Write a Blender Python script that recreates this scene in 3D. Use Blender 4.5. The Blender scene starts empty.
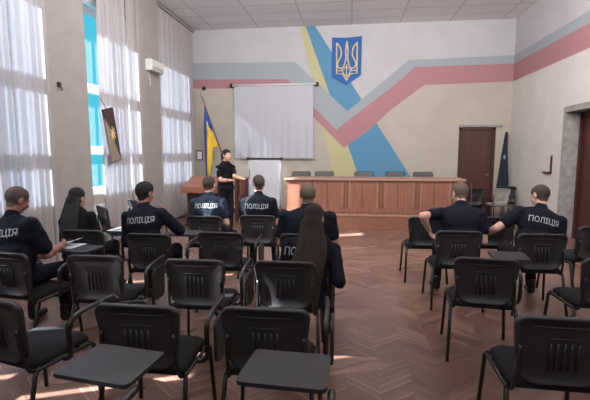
import bpy, bmesh, math, random
from mathutils import Vector, Matrix, Euler
from mathutils.bvhtree import BVHTree
R = math.radians
rnd = random.Random(7)
SC = bpy.context.scene
COL = SC.collection

# ------------------------------------------------------------------ materials
def mat(name, color, rough=0.6, metal=0.0, bump=0.0, bscale=40.0, var=0.0, vscale=6.0, spec=0.5, stretch=None, trans=0.0):
    m = bpy.data.materials.new(name); m.use_nodes = True
    nt = m.node_tree; b = nt.nodes['Principled BSDF']
    b.inputs['Base Color'].default_value = (*color, 1)
    b.inputs['Roughness'].default_value = rough
    b.inputs['Metallic'].default_value = metal
    b.inputs['Specular IOR Level'].default_value = spec
    tc = nt.nodes.new('ShaderNodeTexCoord'); mp = nt.nodes.new('ShaderNodeMapping')
    nt.links.new(tc.outputs['Object'], mp.inputs[0])
    if stretch: mp.inputs['Scale'].default_value = stretch
    if var > 0:
        n = nt.nodes.new('ShaderNodeTexNoise'); n.inputs['Scale'].default_value = vscale; n.inputs['Detail'].default_value = 4
        r = nt.nodes.new('ShaderNodeMapRange'); r.inputs[1].default_value = .3; r.inputs[2].default_value = .7
        r.inputs[3].default_value = 1 - var; r.inputs[4].default_value = 1 + var
        h = nt.nodes.new('ShaderNodeVectorMath'); h.operation = 'SCALE'; h.inputs[0].default_value = color
        nt.links.new(mp.outputs[0], n.inputs['Vector']); nt.links.new(n.outputs[0], r.inputs[0])
        nt.links.new(r.outputs[0], h.inputs['Scale']); nt.links.new(h.outputs[0], b.inputs['Base Color'])
    if bump > 0:
        n = nt.nodes.new('ShaderNodeTexNoise'); n.inputs['Scale'].default_value = bscale; n.inputs['Detail'].default_value = 3
        u = nt.nodes.new('ShaderNodeBump'); u.inputs['Strength'].default_value = bump; u.inputs['Distance'].default_value = .01
        nt.links.new(mp.outputs[0], n.inputs['Vector']); nt.links.new(n.outputs[0], u.inputs['Height'])
        nt.links.new(u.outputs[0], b.inputs['Normal'])
    return m

def floor_material():
    m = bpy.data.materials.new('herringbone_parquet'); m.use_nodes = True
    nt = m.node_tree; N = nt.nodes; L = nt.links; b = N['Principled BSDF']; b.inputs['Specular IOR Level'].default_value = .75
    def math_(op, a, c=None, d=None):
        n = N.new('ShaderNodeMath'); n.operation = op
        for i, v in enumerate((a, c, d)):
            if v is None: continue
            if isinstance(v, (int, float)): n.inputs[i].default_value = v
            else: L.new(v, n.inputs[i])
        return n.outputs[0]
    tc = N.new('ShaderNodeTexCoord'); sx = N.new('ShaderNodeSeparateXYZ'); L.new(tc.outputs['Object'], sx.inputs[0])
    W = 0.23; PW = 0.078
    u = math_('DIVIDE', sx.outputs[0], W); col = math_('FLOOR', u); fx = math_('SUBTRACT', u, col)
    par = math_('MODULO', math_('ABSOLUTE', col), 2.0)
    tri = math_('ADD', math_('MULTIPLY', par, math_('SUBTRACT', 1.0, fx)), math_('MULTIPLY', math_('SUBTRACT', 1.0, par), fx))
    v = math_('DIVIDE', math_('ADD', sx.outputs[1], math_('MULTIPLY', tri, W * .85)), PW)
    row = math_('FLOOR', v); fy = math_('SUBTRACT', v, row)
    cv = N.new('ShaderNodeCombineXYZ'); L.new(math_('ADD', math_('MULTIPLY', col, .37), 11.3), cv.inputs[0]); L.new(math_('ADD', math_('MULTIPLY', row, .73), 17.7), cv.inputs[1])
    wn = N.new('ShaderNodeTexWhiteNoise'); wn.noise_dimensions = '3D'; cv.inputs[2].default_value = 3.7; L.new(cv.outputs[0], wn.inputs['Vector'])
    ramp = N.new('ShaderNodeValToRGB'); e = ramp.color_ramp.elements
    e[0].position = 0; e[0].color = (.145, .076, .056, 1); e[1].position = 1; e[1].color = (.195, .112, .084, 1)
    x = e.new(.6); x.color = (.165, .09, .067, 1)
    L.new(wn.outputs[0], ramp.inputs[0])
    ns = N.new('ShaderNodeTexNoise'); ns.inputs['Scale'].default_value = 1.3; ns.inputs['Detail'].default_value = 4
    L.new(tc.outputs['Object'], ns.inputs['Vector'])
    g1 = math_('LESS_THAN', fy, .13); g2 = math_('LESS_THAN', fx, .02); gap = math_('MAXIMUM', g1, g2)
    joint_glare = math_('ADD', 1.0, math_('MULTIPLY', g1, math_('SUBTRACT', math_('MULTIPLY', wn.outputs[0], 1.6), .5)))  # joints mostly lightened at random, glare painted into the colour
    sh = math_('MULTIPLY', joint_glare, math_('ADD', .65, math_('MULTIPLY', ns.outputs[0], .7)))
    sc = N.new('ShaderNodeVectorMath'); sc.operation = 'SCALE'; L.new(ramp.outputs[0], sc.inputs[0]); L.new(sh, sc.inputs['Scale'])
    L.new(sc.outputs[0], b.inputs['Base Color'])
    L.new(math_('ADD', .27, math_('MULTIPLY', wn.outputs[0], .14)), b.inputs['Roughness'])
    return m

def ceiling_material():
    m = bpy.data.materials.new('ceiling_tiles'); m.use_nodes = True
    nt = m.node_tree; b = nt.nodes['Principled BSDF']; b.inputs['Roughness'].default_value = .9
    tc = nt.nodes.new('ShaderNodeTexCoord'); br = nt.nodes.new('ShaderNodeTexBrick')
    br.offset = 0; br.inputs['Scale'].default_value = 1
    br.inputs['Brick Width'].default_value = 1.2; br.inputs['Row Height'].default_value = .6
    br.inputs['Mortar Size'].default_value = .018; br.inputs['Mortar Smooth'].default_value = .2
    br.inputs['Color1'].default_value = (.84, .82, .84, 1); br.inputs['Color2'].default_value = (.78, .76, .78, 1)
    br.inputs['Mortar'].default_value = (.62, .60, .61, 1)
    nt.links.new(tc.outputs['Object'], br.inputs['Vector'])
    nt.links.new(br.outputs['Color'], b.inputs['Base Color'])
    return m

def curtain_material():
    m = bpy.data.materials.new('sheer_curtain'); m.use_nodes = True
    nt = m.node_tree; N = nt.nodes; L = nt.links; N.remove(N['Principled BSDF']); out = N['Material Output']
    tc = N.new('ShaderNodeTexCoord'); mp = N.new('ShaderNodeMapping'); mp.inputs['Scale'].default_value = (1, 9, .25)
    ns = N.new('ShaderNodeTexNoise'); ns.inputs['Scale'].default_value = 2.5; ns.inputs['Detail'].default_value = 3
    L.new(tc.outputs['Object'], mp.inputs[0]); L.new(mp.outputs[0], ns.inputs['Vector'])
    rp = N.new('ShaderNodeMapRange'); rp.inputs[1].default_value = .35; rp.inputs[2].default_value = .65
    rp.inputs[3].default_value = .01; rp.inputs[4].default_value = .085
    L.new(ns.outputs[0], rp.inputs[0])
    tr = N.new('ShaderNodeBsdfTranslucent'); tr.inputs[0].default_value = (.070, .084, .110, 1)
    df = N.new('ShaderNodeBsdfDiffuse'); df.inputs[0].default_value = (.70, .64, .64, 1)
    tp = N.new('ShaderNodeBsdfTransparent')
    m1 = N.new('ShaderNodeMixShader'); m1.inputs[0].default_value = .5; L.new(tr.outputs[0], m1.inputs[1]); L.new(df.outputs[0], m1.inputs[2])
    m2 = N.new('ShaderNodeMixShader'); L.new(rp.outputs[0], m2.inputs[0]); L.new(m1.outputs[0], m2.inputs[1]); L.new(tp.outputs[0], m2.inputs[2])
    L.new(m2.outputs[0], out.inputs[0])
    return m

def glass_material():
    m = bpy.data.materials.new('window_glass'); m.use_nodes = True
    nt = m.node_tree; N = nt.nodes; L = nt.links; N.remove(N['Principled BSDF']); out = N['Material Output']
    tp = N.new('ShaderNodeBsdfTransparent'); tp.inputs[0].default_value = (.93, .97, 1, 1)
    gl = N.new('ShaderNodeBsdfGlossy'); gl.inputs['Roughness'].default_value = .02
    mx = N.new('ShaderNodeMixShader'); mx.inputs[0].default_value = .06
    L.new(tp.outputs[0], mx.inputs[1]); L.new(gl.outputs[0], mx.inputs[2]); L.new(mx.outputs[0], out.inputs[0])
    return m

M = dict(
    floor=floor_material(), ceil=ceiling_material(), curtain=curtain_material(), glass=glass_material(),
    cream=mat('cream_wall_paint', (.43, .385, .33), .85, var=.05, vscale=2, bump=.05, bscale=30),
    white=mat('white_wall_paint', (.46, .455, .47), .85, var=.04, vscale=2, bump=.05, bscale=30),
    rightlow=mat('pale_wall_paint', (.60, .575, .545), .85, var=.05, vscale=2, bump=.05, bscale=30),  # pale right wall, brightened further: window light put into the colour
    wgray=mat('grey_blue_wall_stripe', (.31, .345, .37), .85), wpink=mat('dusty_pink_wall_stripe', (.38, .19, .205), .85),
    wyel=mat('yellow_wall_stripe', (.46, .43, .24), .85), wblue=mat('blue_wall_stripe', (.085, .24, .39), .8),
    plaster=mat('bare_grey_plaster', (.30, .285, .275), .95, var=.22, vscale=9, bump=.3),
    pier=mat('grey_pier_paint', (.31, .285, .275), .9, var=.06, vscale=4, bump=.15, bscale=14),
    frame=mat('white_window_paint', (.68, .71, .74), .5),
    doorwood=mat('dark_red_door', (.065, .020, .013), .5, var=.2, vscale=5, stretch=(1, 1, .15)),
    doortrim=mat('dark_red_door_trim', (.055, .014, .014), .5),
    wood=mat('varnished_plywood', (.205, .088, .055), .42, var=.14, vscale=6, stretch=(.6, 1, 8)),
    woodv=mat('varnished_plywood_upright', (.215, .09, .057), .42, var=.18, vscale=9, stretch=(3, 3, .35)),
    woodd=mat('dark_groove', (.12, .045, .03), .6), woodlt=mat('pale_worn_edge', (.30, .175, .13), .5),
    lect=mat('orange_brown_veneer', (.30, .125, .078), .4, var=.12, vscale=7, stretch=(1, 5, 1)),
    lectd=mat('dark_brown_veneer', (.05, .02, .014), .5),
    shell=mat('charcoal_chair_plastic', (.023, .023, .025), .42, bump=.12, bscale=260),
    pad=mat('black_chair_fabric', (.008, .009, .011), .95, bump=.25, bscale=220, spec=.3),
    tube=mat('black_painted_steel', (.010, .009, .009), .4, spec=.6), tablet=mat('charcoal_laminate', (.022, .022, .025), .55),
    chrome=mat('grey_worn_steel', (.25, .25, .26), .35, metal=.8),
    greyseat=mat('pale_grey_plastic', (.30, .28, .27), .6), blackplastic=mat('matte_black', (.012, .012, .013), .6),
    whiteplastic=mat('white_plastic', (.62, .62, .60), .5), greyplastic=mat('grey_plastic', (.28, .28, .28), .5),
    screen=mat('projection_screen_cloth', (.45, .455, .50), .8, bump=.6, bscale=3, stretch=(6, 1, .25)),
    paper=mat('white_paper', (.78, .80, .86), .8), flip=mat('flipchart_paper', (.44, .46, .49), .7, var=.05, vscale=8),
    fblue=mat('flag_blue_cloth', (.02, .06, .28), .8), fyel=mat('flag_yellow_cloth', (.75, .50, .03), .8),
    fdark=mat('dark_blue_flag_cloth', (.006, .013, .028), .8), fstar=mat('pale_flag_emblem', (.16, .28, .33), .8),
    pole=mat('brown_flag_pole', (.12, .05, .03), .5), gold=mat('gold_paint', (.66, .52, .24), .45),
    shield=mat('emblem_blue', (.008, .10, .34), .7), plaqd=mat('dark_brown_plaque', (.045, .026, .024), .6),
    plaqt=mat('tan_plaque', (.26, .21, .15), .6), red=mat('dark_red_paint', (.07, .012, .012), .5),
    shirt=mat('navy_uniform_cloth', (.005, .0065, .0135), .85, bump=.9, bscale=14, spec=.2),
    shirtb=mat('light_navy_uniform_cloth', (.010, .018, .036), .85, bump=.9, bscale=14, spec=.3),  # lighter copy of the navy, sunlight put into the colour
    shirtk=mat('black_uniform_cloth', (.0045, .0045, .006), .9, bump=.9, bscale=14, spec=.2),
    trous=mat('black_trouser_cloth', (.008, .009, .014), .9, bump=.6, bscale=14, spec=.2),
    boot=mat('black_boot_leather', (.006, .006, .006), .4),
    skin=mat('fair_skin', (.48, .25, .19), .55, var=.08, vscale=18), skinr=mat('ruddy_skin', (.34, .16, .125), .55, var=.1, vscale=18),
    skinp=mat('pale_skin', (.56, .33, .26), .55, var=.08, vscale=18),
    hairb=mat('dark_hair', (.006, .005, .005), .8, bump=.8, bscale=60, stretch=(6, 6, .6)),
    hairbr=mat('brown_hair', (.024, .013, .010), .8, var=.35, vscale=30, bump=1, bscale=50, stretch=(6, 6, .3)),
    hairs=mat('cropped_brown_hair', (.050, .034, .026), .8, bump=.8, bscale=260),
    stubble=mat('shaved_scalp', (.085, .058, .048), .7, bump=.5, bscale=300),
    hairg=mat('cropped_fair_hair', (.12, .085, .06), .8, bump=.8, bscale=260),
    letter=mat('reflective_grey_lettering', (.36, .37, .40), .6), eye=mat('eye_dark', (.02, .012, .01), .2),
    lips=mat('lips', (.32, .10, .09), .5), badge=mat('blue_yellow_badge', (.25, .40, .42), .6),
)

# ------------------------------------------------------------------ object helpers
def tag(o, label=None, cat=None, group=None, kind=None):
    if label: o['label'] = label
    if cat: o['category'] = cat
    if group: o['group'] = group
    if kind: o['kind'] = kind
    return o
def empty(name, loc=(0, 0, 0), rz=0.0):
    o = bpy.data.objects.new(name, None); COL.objects.link(o)
    o.location = loc; o.rotation_euler = (0, 0, rz); o.empty_display_size = .1
    return o
class MB:
    """collects simple shapes of ONE piece"""
    def __init__(s): s.bm = bmesh.new(); s.mats = []
    def mi(s, m):
        if m not in s.mats: s.mats.append(m)
        return s.mats.index(m)
    def _fin(s, verts, m):
        i = s.mi(m)
        for f in {f for v in verts for f in v.link_faces}: f.material_index = i
    def box(s, a, b, m, mtx=None, bev=0.0):
        a, b = Vector(a), Vector(b); r = bmesh.ops.create_cube(s.bm, size=1); v = r['verts']
        bmesh.ops.scale(s.bm, vec=b - a, verts=v); bmesh.ops.translate(s.bm, vec=(a + b) / 2, verts=v)
        s._fin(v, m)
        if bev > 0:
            es = list({e for x in v for e in x.link_edges})
            rr = bmesh.ops.bevel(s.bm, geom=es, offset=bev, segments=2, affect='EDGES', profile=.5)
            i = s.mi(m); v = list({x for f in rr['faces'] for x in f.verts} | {x for x in v if x.is_valid})
            for f in {f for x in v for f in x.link_faces}: f.material_index = i
        if mtx is not None: bmesh.ops.transform(s.bm, matrix=mtx, verts=v)
        return s
    def poly(s, pts, m):
        f = s.bm.faces.new([s.bm.verts.new(p) for p in pts]); f.material_index = s.mi(m); return s
    def prism(s, pts, d, m):
        """closed solid: polygon pts (3-D) extruded by vector d"""
        d = Vector(d); a = [s.bm.verts.new(p) for p in pts]; b = [s.bm.verts.new(Vector(p) + d) for p in pts]; i = s.mi(m)
        fs = [s.bm.faces.new(a), s.bm.faces.new(b[::-1])]
        n = len(pts)
        for k in range(n): fs.append(s.bm.faces.new((a[k], b[k], b[(k + 1) % n], a[(k + 1) % n])))
        for f in fs: f.material_index = i
        return s
    def tube(s, pts, r, m, n=8, closed=False, flat=1.0):
        pts = [Vector(p) for p in pts]; i = s.mi(m); rings = []; N = len(pts)
        rad = r if isinstance(r, (list, tuple)) else [r] * N
        ref = None
        for k, p in enumerate(pts):
            t = (pts[min(k + 1, N - 1)] - pts[max(k - 1, 0)]).normalized()
            if ref is None:
                ref = Vector((0, 0, 1)) if abs(t.z) < .9 else Vector((1, 0, 0))
            x = t.cross(ref).normalized(); y = x.cross(t).normalized(); ref = y
            rings.append([s.bm.verts.new(p + (x * math.cos(a) + y * math.sin(a) * flat) * rad[k]) for a in [2 * math.pi * j / n for j in range(n)]])
        for k in range(N - 1):
            for j in range(n):
                f = s.bm.faces.new((rings[k][j], rings[k][(j + 1) % n], rings[k + 1][(j + 1) % n], rings[k + 1][j])); f.material_index = i; f.smooth = True
        for rg in (rings[0][::-1], rings[-1]):
            f = s.bm.faces.new(rg); f.material_index = i
        return s
    def ball(s, c, r, m, mtx=None, u=12, v=8):
        q = bmesh.ops.create_uvsphere(s.bm, u_segments=u, v_segments=v, radius=1)['verts']
        rr = (r, r, r) if isinstance(r, (int, float)) else r
        bmesh.ops.scale(s.bm, vec=rr, verts=q)
        if mtx is not None: bmesh.ops.transform(s.bm, matrix=mtx, verts=q)
        bmesh.ops.translate(s.bm, vec=c, verts=q); s._fin(q, m)
        for f in {f for x in q for f in x.link_faces}: f.smooth = True
        return s
    def obj(s, name, parent=None, recalc=True):
        if recalc: bmesh.ops.recalc_face_normals(s.bm, faces=s.bm.faces)
        me = bpy.data.meshes.new(name); s.bm.to_mesh(me); s.bm.free()
        for m in s.mats: me.materials.append(m)
        o = bpy.data.objects.new(name, me); COL.objects.link(o)
        if parent is not None: o.parent = parent
        return o
def struct(o): return tag(o, kind='structure')
def copy_tree(o, parent=None):
    c = o.copy(); COL.objects.link(c)
    if parent is not None: c.parent = parent
    for ch in list(o.children): copy_tree(ch, c)
    return c
def smooth_path(pts, k=4):
    """Catmull-Rom through points"""
    P = [Vector(p) for p in pts]; out = []
    for i in range(len(P) - 1):
        a, b, c, d = P[max(i - 1, 0)], P[i], P[i + 1], P[min(i + 2, len(P) - 1)]
        for j in range(k):
            t = j / k
            out.append(.5 * ((2 * b) + (c - a) * t + (2 * a - 5 * b + 4 * c - d) * t * t + (3 * b - a - 3 * c + d) * t ** 3))
    out.append(P[-1]); return out

# ------------------------------------------------------------------ the room
XL, XR, YB, YN, ZC = -4.22, 3.95, 11.3, -3.2, 4.83
o = MB().box((XL - .6, YN - .2, -.12), (XR + .6, YB + .3, 0), M['floor']).obj('floor'); struct(o)
o = MB().box((XL - .4, YN - .2, ZC), (XR + .5, YB + .3, ZC + .12), M['ceil']).obj('ceiling'); struct(o)
# back wall with its painted ribbons (the door stands in an opening)
b = MB(); DX0, DX1, DZ = 2.74, 3.58, 2.22
b.box((XL - .3, YB, 0), (DX0, YB + .2, ZC), M['cream']).box((DX1, YB, 0), (XR + .4, YB + .2, ZC), M['cream'])
b.box((DX0, YB, DZ), (DX1, YB + .2, ZC), M['cream'])
def on_back(pts, m, lift): b.poly([(x, YB - lift, z) for x, z in pts], m)
on_back([(XL, 3.97), (-1.44, 3.95), (-.08, 2.67), (.98, 3.55), (1.43, 3.92), (XR, 3.97), (XR, ZC), (XL, ZC)], M['white'], .001)
on_back([(-1.31, ZC), (-1.17, ZC), (.27, .9), (-.40, .9)], M['wyel'], .002)
on_back([(-1.17, ZC), (-.93, ZC), (1.62, .9), (.27, .9)], M['wblue'], .002)
on_back([(XL, 3.99), (-1.44, 3.95), (-.08, 2.67), (.98, 3.55), (1.43, 3.92), (XR, 3.97), (XR, 3.77), (1.6, 3.75), (.99, 3.23), (-.37, 2.2), (-1.66, 3.52), (XL, 3.56)], M['wgray'], .003)
on_back([(XL, 3.56), (-1.66, 3.52), (-.37, 2.2), (.99, 3.23), (1.6, 3.75), (XR, 3.77), (XR, 3.35), (1.83, 3.3), (1.0, 2.68), (.48, 2.19), (-.16, 1.73), (-1.71, 3.29), (XL, 3.32)], M['wpink'], .003)
struct(b.obj('wall_back', recalc=False))
# right wall with a deep doorway
b = MB(); RY0, RY1, RZ = 7.45, 8.58, 2.36
b.box((XR, YN, 0), (XR + .45, RY0, ZC), M['rightlow']).box((XR, RY1, 0), (XR + .45, YB, ZC), M['rightlow'])
b.box((XR, RY0, RZ), (XR + .45, RY1, ZC), M['rightlow'])
def on_right(y0, y1, z00, z01, z10, z11, m, l): b.poly([(XR - l, y0, z00), (XR - l, y1, z10), (XR - l, y1, z11), (XR - l, y0, z01)], m)
on_right(YN, YB, 4.0, ZC, 3.97, ZC, M['white'], .001)
on_right(YN, YB, 3.79, 4.02, 3.77, 3.97, M['wgray'], .002)
on_right(YN, YB, 3.36, 3.79, 3.35, 3.77, M['wpink'], .002)
# grey reveals of the doorway
b.box((XR - .004, RY1 - .006, 0), (XR + .45, RY1 + .07, RZ + .09), M['plaster']).box((XR - .004, RY0 - .07, 0), (XR + .45, RY0 + .006, RZ + .09), M['plaster'])
b.box((XR - .005, RY0, RZ - .006), (XR + .45, RY1, RZ + .1), M['plaster'])
struct(b.obj('wall_right', recalc=False))
struct(MB().box((XL - .3, YN - .2, 0), (XR + .45, YN, ZC), M['cream']).obj('wall_rear'))
# left wall: piers between windows
WIN = [(-1.46, .24), (1.15, 2.85), (3.76, 5.46), (6.37, 8.08), (8.97, 10.85)]
Z0, Z1, Z2, Z3 = .93, 1.65, 2.68, 4.15
b = MB()
b.box((XL - .22, YN, 0), (XL, YB, Z0), M['cream']).box((XL - .22, YN, Z3), (XL, YB, ZC), M['pier'])
edges = [YN] + [v for w in WIN for v in w] + [YB]
for i in range(0, len(edges), 2):
    y0, y1 = edges[i], edges[i + 1]
    b.box((XL - .22, y0, Z0), (XL, y1, Z3), M['pier'])
    if 0 < i < len(edges) - 2:
        b.box((XL - .01, y0, 0), (-4.085, y1, ZC), M['pier'], bev=.03)
struct(b.obj('wall_left'))
struct(MB().box((XL - .78, YN, 4.22), (XL - .2, YB, 4.32), M['pier']).obj('trim_1'))   # concrete sun shade over the windows
for n, (y0, y1) in enumerate(WIN):
    b = MB(); x0, x1 = XL - .16, XL - .09; ym = y0 + .62 * (y1 - y0)
    w = .05
    for a, c in ((y0, y0 + w), (y1 - w, y1), (ym - .035, ym + .035), (y0 + .80, y0 + .84)):
        b.box((x0, a, Z0), (x1, c, Z3), M['frame'])
    for z, h in ((Z0 + .04, .05), (Z1, .07), (Z2, .075), (Z3 - .04, .05)): b.box((x0 - .005, y0, z - h), (x1 + .005, y1, z + h), M['frame'])
    b.box((XL - .2, y0, Z0 - .03), (XL + .02, y1, Z0), M['frame'])
    wn = struct(b.obj('window_%d' % (n + 1)))
    MB().box((XL - .13, y0 + .03, Z0), (XL - .125, y1 - .03, Z3), M['glass']).obj('pane', wn)
struct(MB().box((3.93, 8.65, 0), (3.949, YB, .09), M['woodd']).obj('baseboard_right'))
struct(MB().box((XL, YB - .02, 0), (DX0 - .08, YB - .004, .09), M['woodd']).obj('baseboard_back'))
# doors
b = MB(); b.box((DX0, YB + .02, 0), (DX1, YB + .07, DZ), M['doorwood'])
dn = struct(b.obj('door_1'))
b = MB()
for x0, x1 in ((DX0 - .02, DX0 + .05), (DX1 - .05, DX1 + .02)): b.box((x0, YB - .015, 0), (x1, YB + .05, DZ), M['doortrim'])
b.box((DX0 - .02, YB - .015, DZ - .05), (DX1 + .02, YB + .05, DZ + .02), M['doortrim']); b.obj('door_frame', dn)
b = MB()
for z0, z1 in ((.2, .95), (1.1, 2.1)):
    b.box((DX0 + .14, YB + .008, z0), (DX1 - .14, YB + .03, z1), M['doorwood'], bev=.008)
b.obj('door_panel', dn)
MB().box((DX1 - .14, YB - .02, 1.0), (DX1 - .11, YB + .02, 1.1), M['chrome']).box((DX1 - .2, YB - .03, 1.05), (DX1 - .11, YB - .015, 1.07), M['chrome']).obj('door_handle', dn)
MB().box((DX0 - .03, YB - .05, DZ + .03), (DX1 + .17, YB, DZ + .08), M['plaster']).obj('lintel_ledge', dn)
b = MB(); b.box((XR + .30, RY0, 0), (XR + .36, RY1, RZ), M['doorwood'])
dn = struct(b.obj('door_2'))
b = MB()
for y0, y1 in ((RY0, RY0 + .08), (RY1 - .08, RY1 - .007)): b.box((XR + .25, y0, 0), (XR + .34, y1, RZ - .01), M['doortrim'])
b.box((XR + .25, RY0, RZ - .09), (XR + .34, RY1 - .007, RZ - .008), M['doortrim']); b.obj('door_frame', dn)
MB().box((XR + .285, RY0 + .2, .2), (XR + .31, RY1 - .2, .95), M['doorwood'], bev=.008).box((XR + .285, RY0 + .2, 1.1), (XR + .31, RY1 - .2, 2.15), M['doorwood'], bev=.008).obj('door_panel', dn)
MB().box((XR + .22, RY0 + .12, 1.0), (XR + .30, RY0 + .15, 1.1), M['chrome']).obj('door_handle', dn)

# ------------------------------------------------------------------ curtains, rails, radiators
def curtain(y0, y1, label, z0=.05, z1=4.74, x=-4.15, seed=0, amp=.027, pull=0.0):
    r = random.Random(seed); n = max(6, int((y1 - y0) / .011)); rows = 14
    bm = bmesh.new(); ph = r.random() * 6; grid = []
    for j in range(rows + 1):
        t = j / rows; z = z0 + (z1 - z0) * t; row = []
        for i in range(n + 1):
            s = i / n; y = y0 + (y1 - y0) * s
            if pull: y += pull * (1 - s) * math.sin(math.pi * min(1, (1 - t) * 1.2)) * .6
            a = amp * (1.15 - .45 * t)
            xx = x + a * math.sin(y * 58 + ph + 1.3 * math.sin(y * 9 + ph)) + a * .5 * math.sin(y * 23 + ph * 2 + t * 1.4)
            row.append(bm.verts.new((xx, y, z)))
        grid.append(row)
    for j in range(rows):
        for i in range(n):
            f = bm.faces.new((grid[j][i], grid[j][i + 1], grid[j + 1][i + 1], grid[j + 1][i])); f.smooth = True
    me = bpy.data.meshes.new('curtain'); bm.to_mesh(me); bm.free(); me.materials.append(M['curtain'])
    o = bpy.data.objects.new('curtain', me); COL.objects.link(o)
    return tag(o, label, 'curtain', 'sheer curtains along the window wall')
curtain(-1.7, .3, 'white sheer curtain over the window nearest the rear wall', seed=1)
curtain(.36, 1.10, 'narrow white sheer curtain hanging before the second window from the rear', seed=2)
curtain(1.18, 1.55, 'slim strip of sheer curtain just behind the front row of tablets', seed=3)
curtain(1.62, 1.90, 'slim strip of white sheer curtain in the middle of the near window', seed=4)
curtain(1.97, 2.27, 'slim strip of white sheer curtain towards the end of the near window', seed=5)
curtain(2.34, 3.76, 'white sheer curtain draped over the pier before the left edge of the photo', seed=6, x=-4.02)
curtain(3.78, 4.28, 'narrow white sheer curtain at the left edge, beside the near window', seed=7)
curtain(4.35, 5.44, 'tall white sheer curtain on the near window, left of the broad grey pier', seed=8)
curtain(6.80, 7.67, 'sheer curtain behind the tilted plaque, pulled back from the clear blue glass', seed=9, pull=-.06)
curtain(7.76, 8.06, 'narrow sheer curtain fold between the plaque window and the second pier', seed=10)
curtain(9.0, 11.12, 'tall white sheer curtain on the farthest window near the yellow and blue flag', seed=11)
for y0, y1, l in ((3.6, 5.46, 'dark curtain rail above the near window'), (6.37, 8.08, 'dark curtain rail above the middle window with the plaque'), (8.97, 11.2, 'dark curtain rail above the farthest window at the back corner')):
    tag(MB().box((-4.17, y0, 4.75), (-4.11, y1, 4.80), M['greyplastic']).obj('curtain_rail'), l, 'curtain rail')
def radiator(y0, y1, label):
    e = empty('radiator', ((-4.208), (y0 + y1) / 2, 0)); tag(e, label, 'radiator')
    L = y1 - y0; n = int(L / .08)
    b = MB()
    for k in range(n):
        y = -L / 2 + .08 * k
        b.box((-.011, y, .17), (.004, y + .06, .75), M['frame'], bev=.01)
    b.box((-.01, -L / 2, .2), (.008, L / 2 - .02, .25), M['frame']).box((-.01, -L / 2, .67), (.008, L / 2 - .02, .72), M['frame'])
    b.obj('radiator_fins', e)
    MB().tube([(0, -L / 2 + .03, 0), (0, -L / 2 + .03, .2)], .012, M['frame']).obj('pipe', e)
radiator(6.42, 7.9, 'white ribbed radiator under the middle window behind the sheer curtain')
radiator(9.1, 10.6, 'white ribbed radiator under the farthest window')

# ------------------------------------------------------------------ wall things
e = empty('air_conditioner', (-4.085, 8.62, 3.26)); tag(e, 'small white wall unit with a grille high on the second pier', 'air conditioner')
MB().box((-.01, -.30, 0), (.14, .27, .22), M['whiteplastic'], bev=.015).obj('casing', e)
MB().box((.141, -.25, .03), (.146, .22, .05), M['greyplastic']).box((.141, -.25, .07), (.146, .22, .085), M['greyplastic']).obj('grille', e)
MB().tube(smooth_path([(.02, -.2, 0), (.02, -.19, -.12), (.02, -.15, -.2), (.02, -.19, -.3)]), .008, M['whiteplastic']).obj('cable', e)
tag(MB().box((-4.085, 5.63, 2.53), (-4.05, 5.69, 2.60), M['blackplastic'], bev=.008).tube([(-4.05, 5.66, 2.54), (-4.02, 5.66, 2.50), (-4.03, 5.66, 2.48)], .008, M['blackplastic']).obj('wall_hook'), 'small dark hook on the broad grey pier at the left', 'hook')
tag(MB().ball((-3.9, YB - .04, 3.32), (.055, .04, .055), M['blackplastic']).tube([(-3.9, YB, 3.32), (-3.9, YB - .04, 3.32)], .02, M['blackplastic']).obj('wall_hook'), 'round black peg on the back wall above the flag', 'peg')
e = empty('wall_notice', (-4.08, YB, 1.4)); tag(e, 'small framed notice on the back wall beside the farthest curtain', 'notice')
MB().box((-.08, -.02, 0), (.09, 0, .27), M['red']).obj('frame', e); MB().box((-.06, -.024, .03), (.07, -.019, .24), M['paper']).obj('sheet', e)
# tilted plaque hung beside the curtain
e = empty('plaque', (-3.98, 6.80, 1.9)); tag(e, 'tall dark plaque with gold emblem hanging crooked before the middle curtain', 'plaque')
e.rotation_euler = (R(13), 0, 0)
MB().box((-.02, -.15, -.45), (.02, .15, .45), M['plaqd'], bev=.006).obj('board', e)
b = MB(); b.prism([(.022, -.15, .30), (.022, -.05, .10), (.022, .02, -.15), (.022, .12, -.43), (.022, -.15, -.43)], (.004, 0, 0), M['plaqt']); b.obj('tan_field', e)
b = MB()
for k in range(8):
    a = k * math.pi / 4; c, s_ = math.cos(a), math.sin(a)
    b.prism([(.028, -.025 * s_ + .0, .025 * c + .03), (.028, .10 * c, .13 * s_ + .03), (.028, .025 * s_, -.025 * c + .03)], (.004, 0, 0), M['gold'])
b.ball((.028, 0, .03), (.008, .04, .05), M['gold']); b.obj('gold_emblem', e)
MB().tube([(-.02, 0, .44), (-.09, 0, .62)], .006, M['blackplastic']).obj('hanger', e)

# projection screen
e = empty('projection_screen', (-2.01, YB - .06, 1.45)); tag(e, 'white pull-down projection screen on the back wall', 'screen')
b = MB(); g = []
for j in range(17):
    z = .02 + 1.87 * j / 16; row = []
    for i in range(65):
        x = -1.05 + 2.1 * i / 64; t = max(0, 1 - j / 10)
        row.append(b.bm.verts.new((x, -.02 + .017 * t * math.sin(x * 34 + math.sin(x * 5) * 2) + .004 * math.sin(x * 9), z)))
    g.append(row)
i0 = b.mi(M['screen'])
for j in range(16):
    for i in range(64):
        f = b.bm.faces.new((g[j][i], g[j][i + 1], g[j + 1][i + 1], g[j + 1][i])); f.smooth = True; f.material_index = i0
b.obj('cloth', e)
MB().tube([(-1.12, 0, 1.92), (1.14, 0, 1.92)], .03, M['whiteplastic']).obj('roller_tube', e)
for x in (-1.13, 1.15): MB().box((x - .03, -.035, 1.87), (x + .03, .056, 1.97), M['blackplastic'], bev=.006).obj('end_cap', e)
MB().box((-1.06, -.025, -.01), (1.10, .0, .02), M['greyplastic']).obj('bottom_bar', e)
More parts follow.
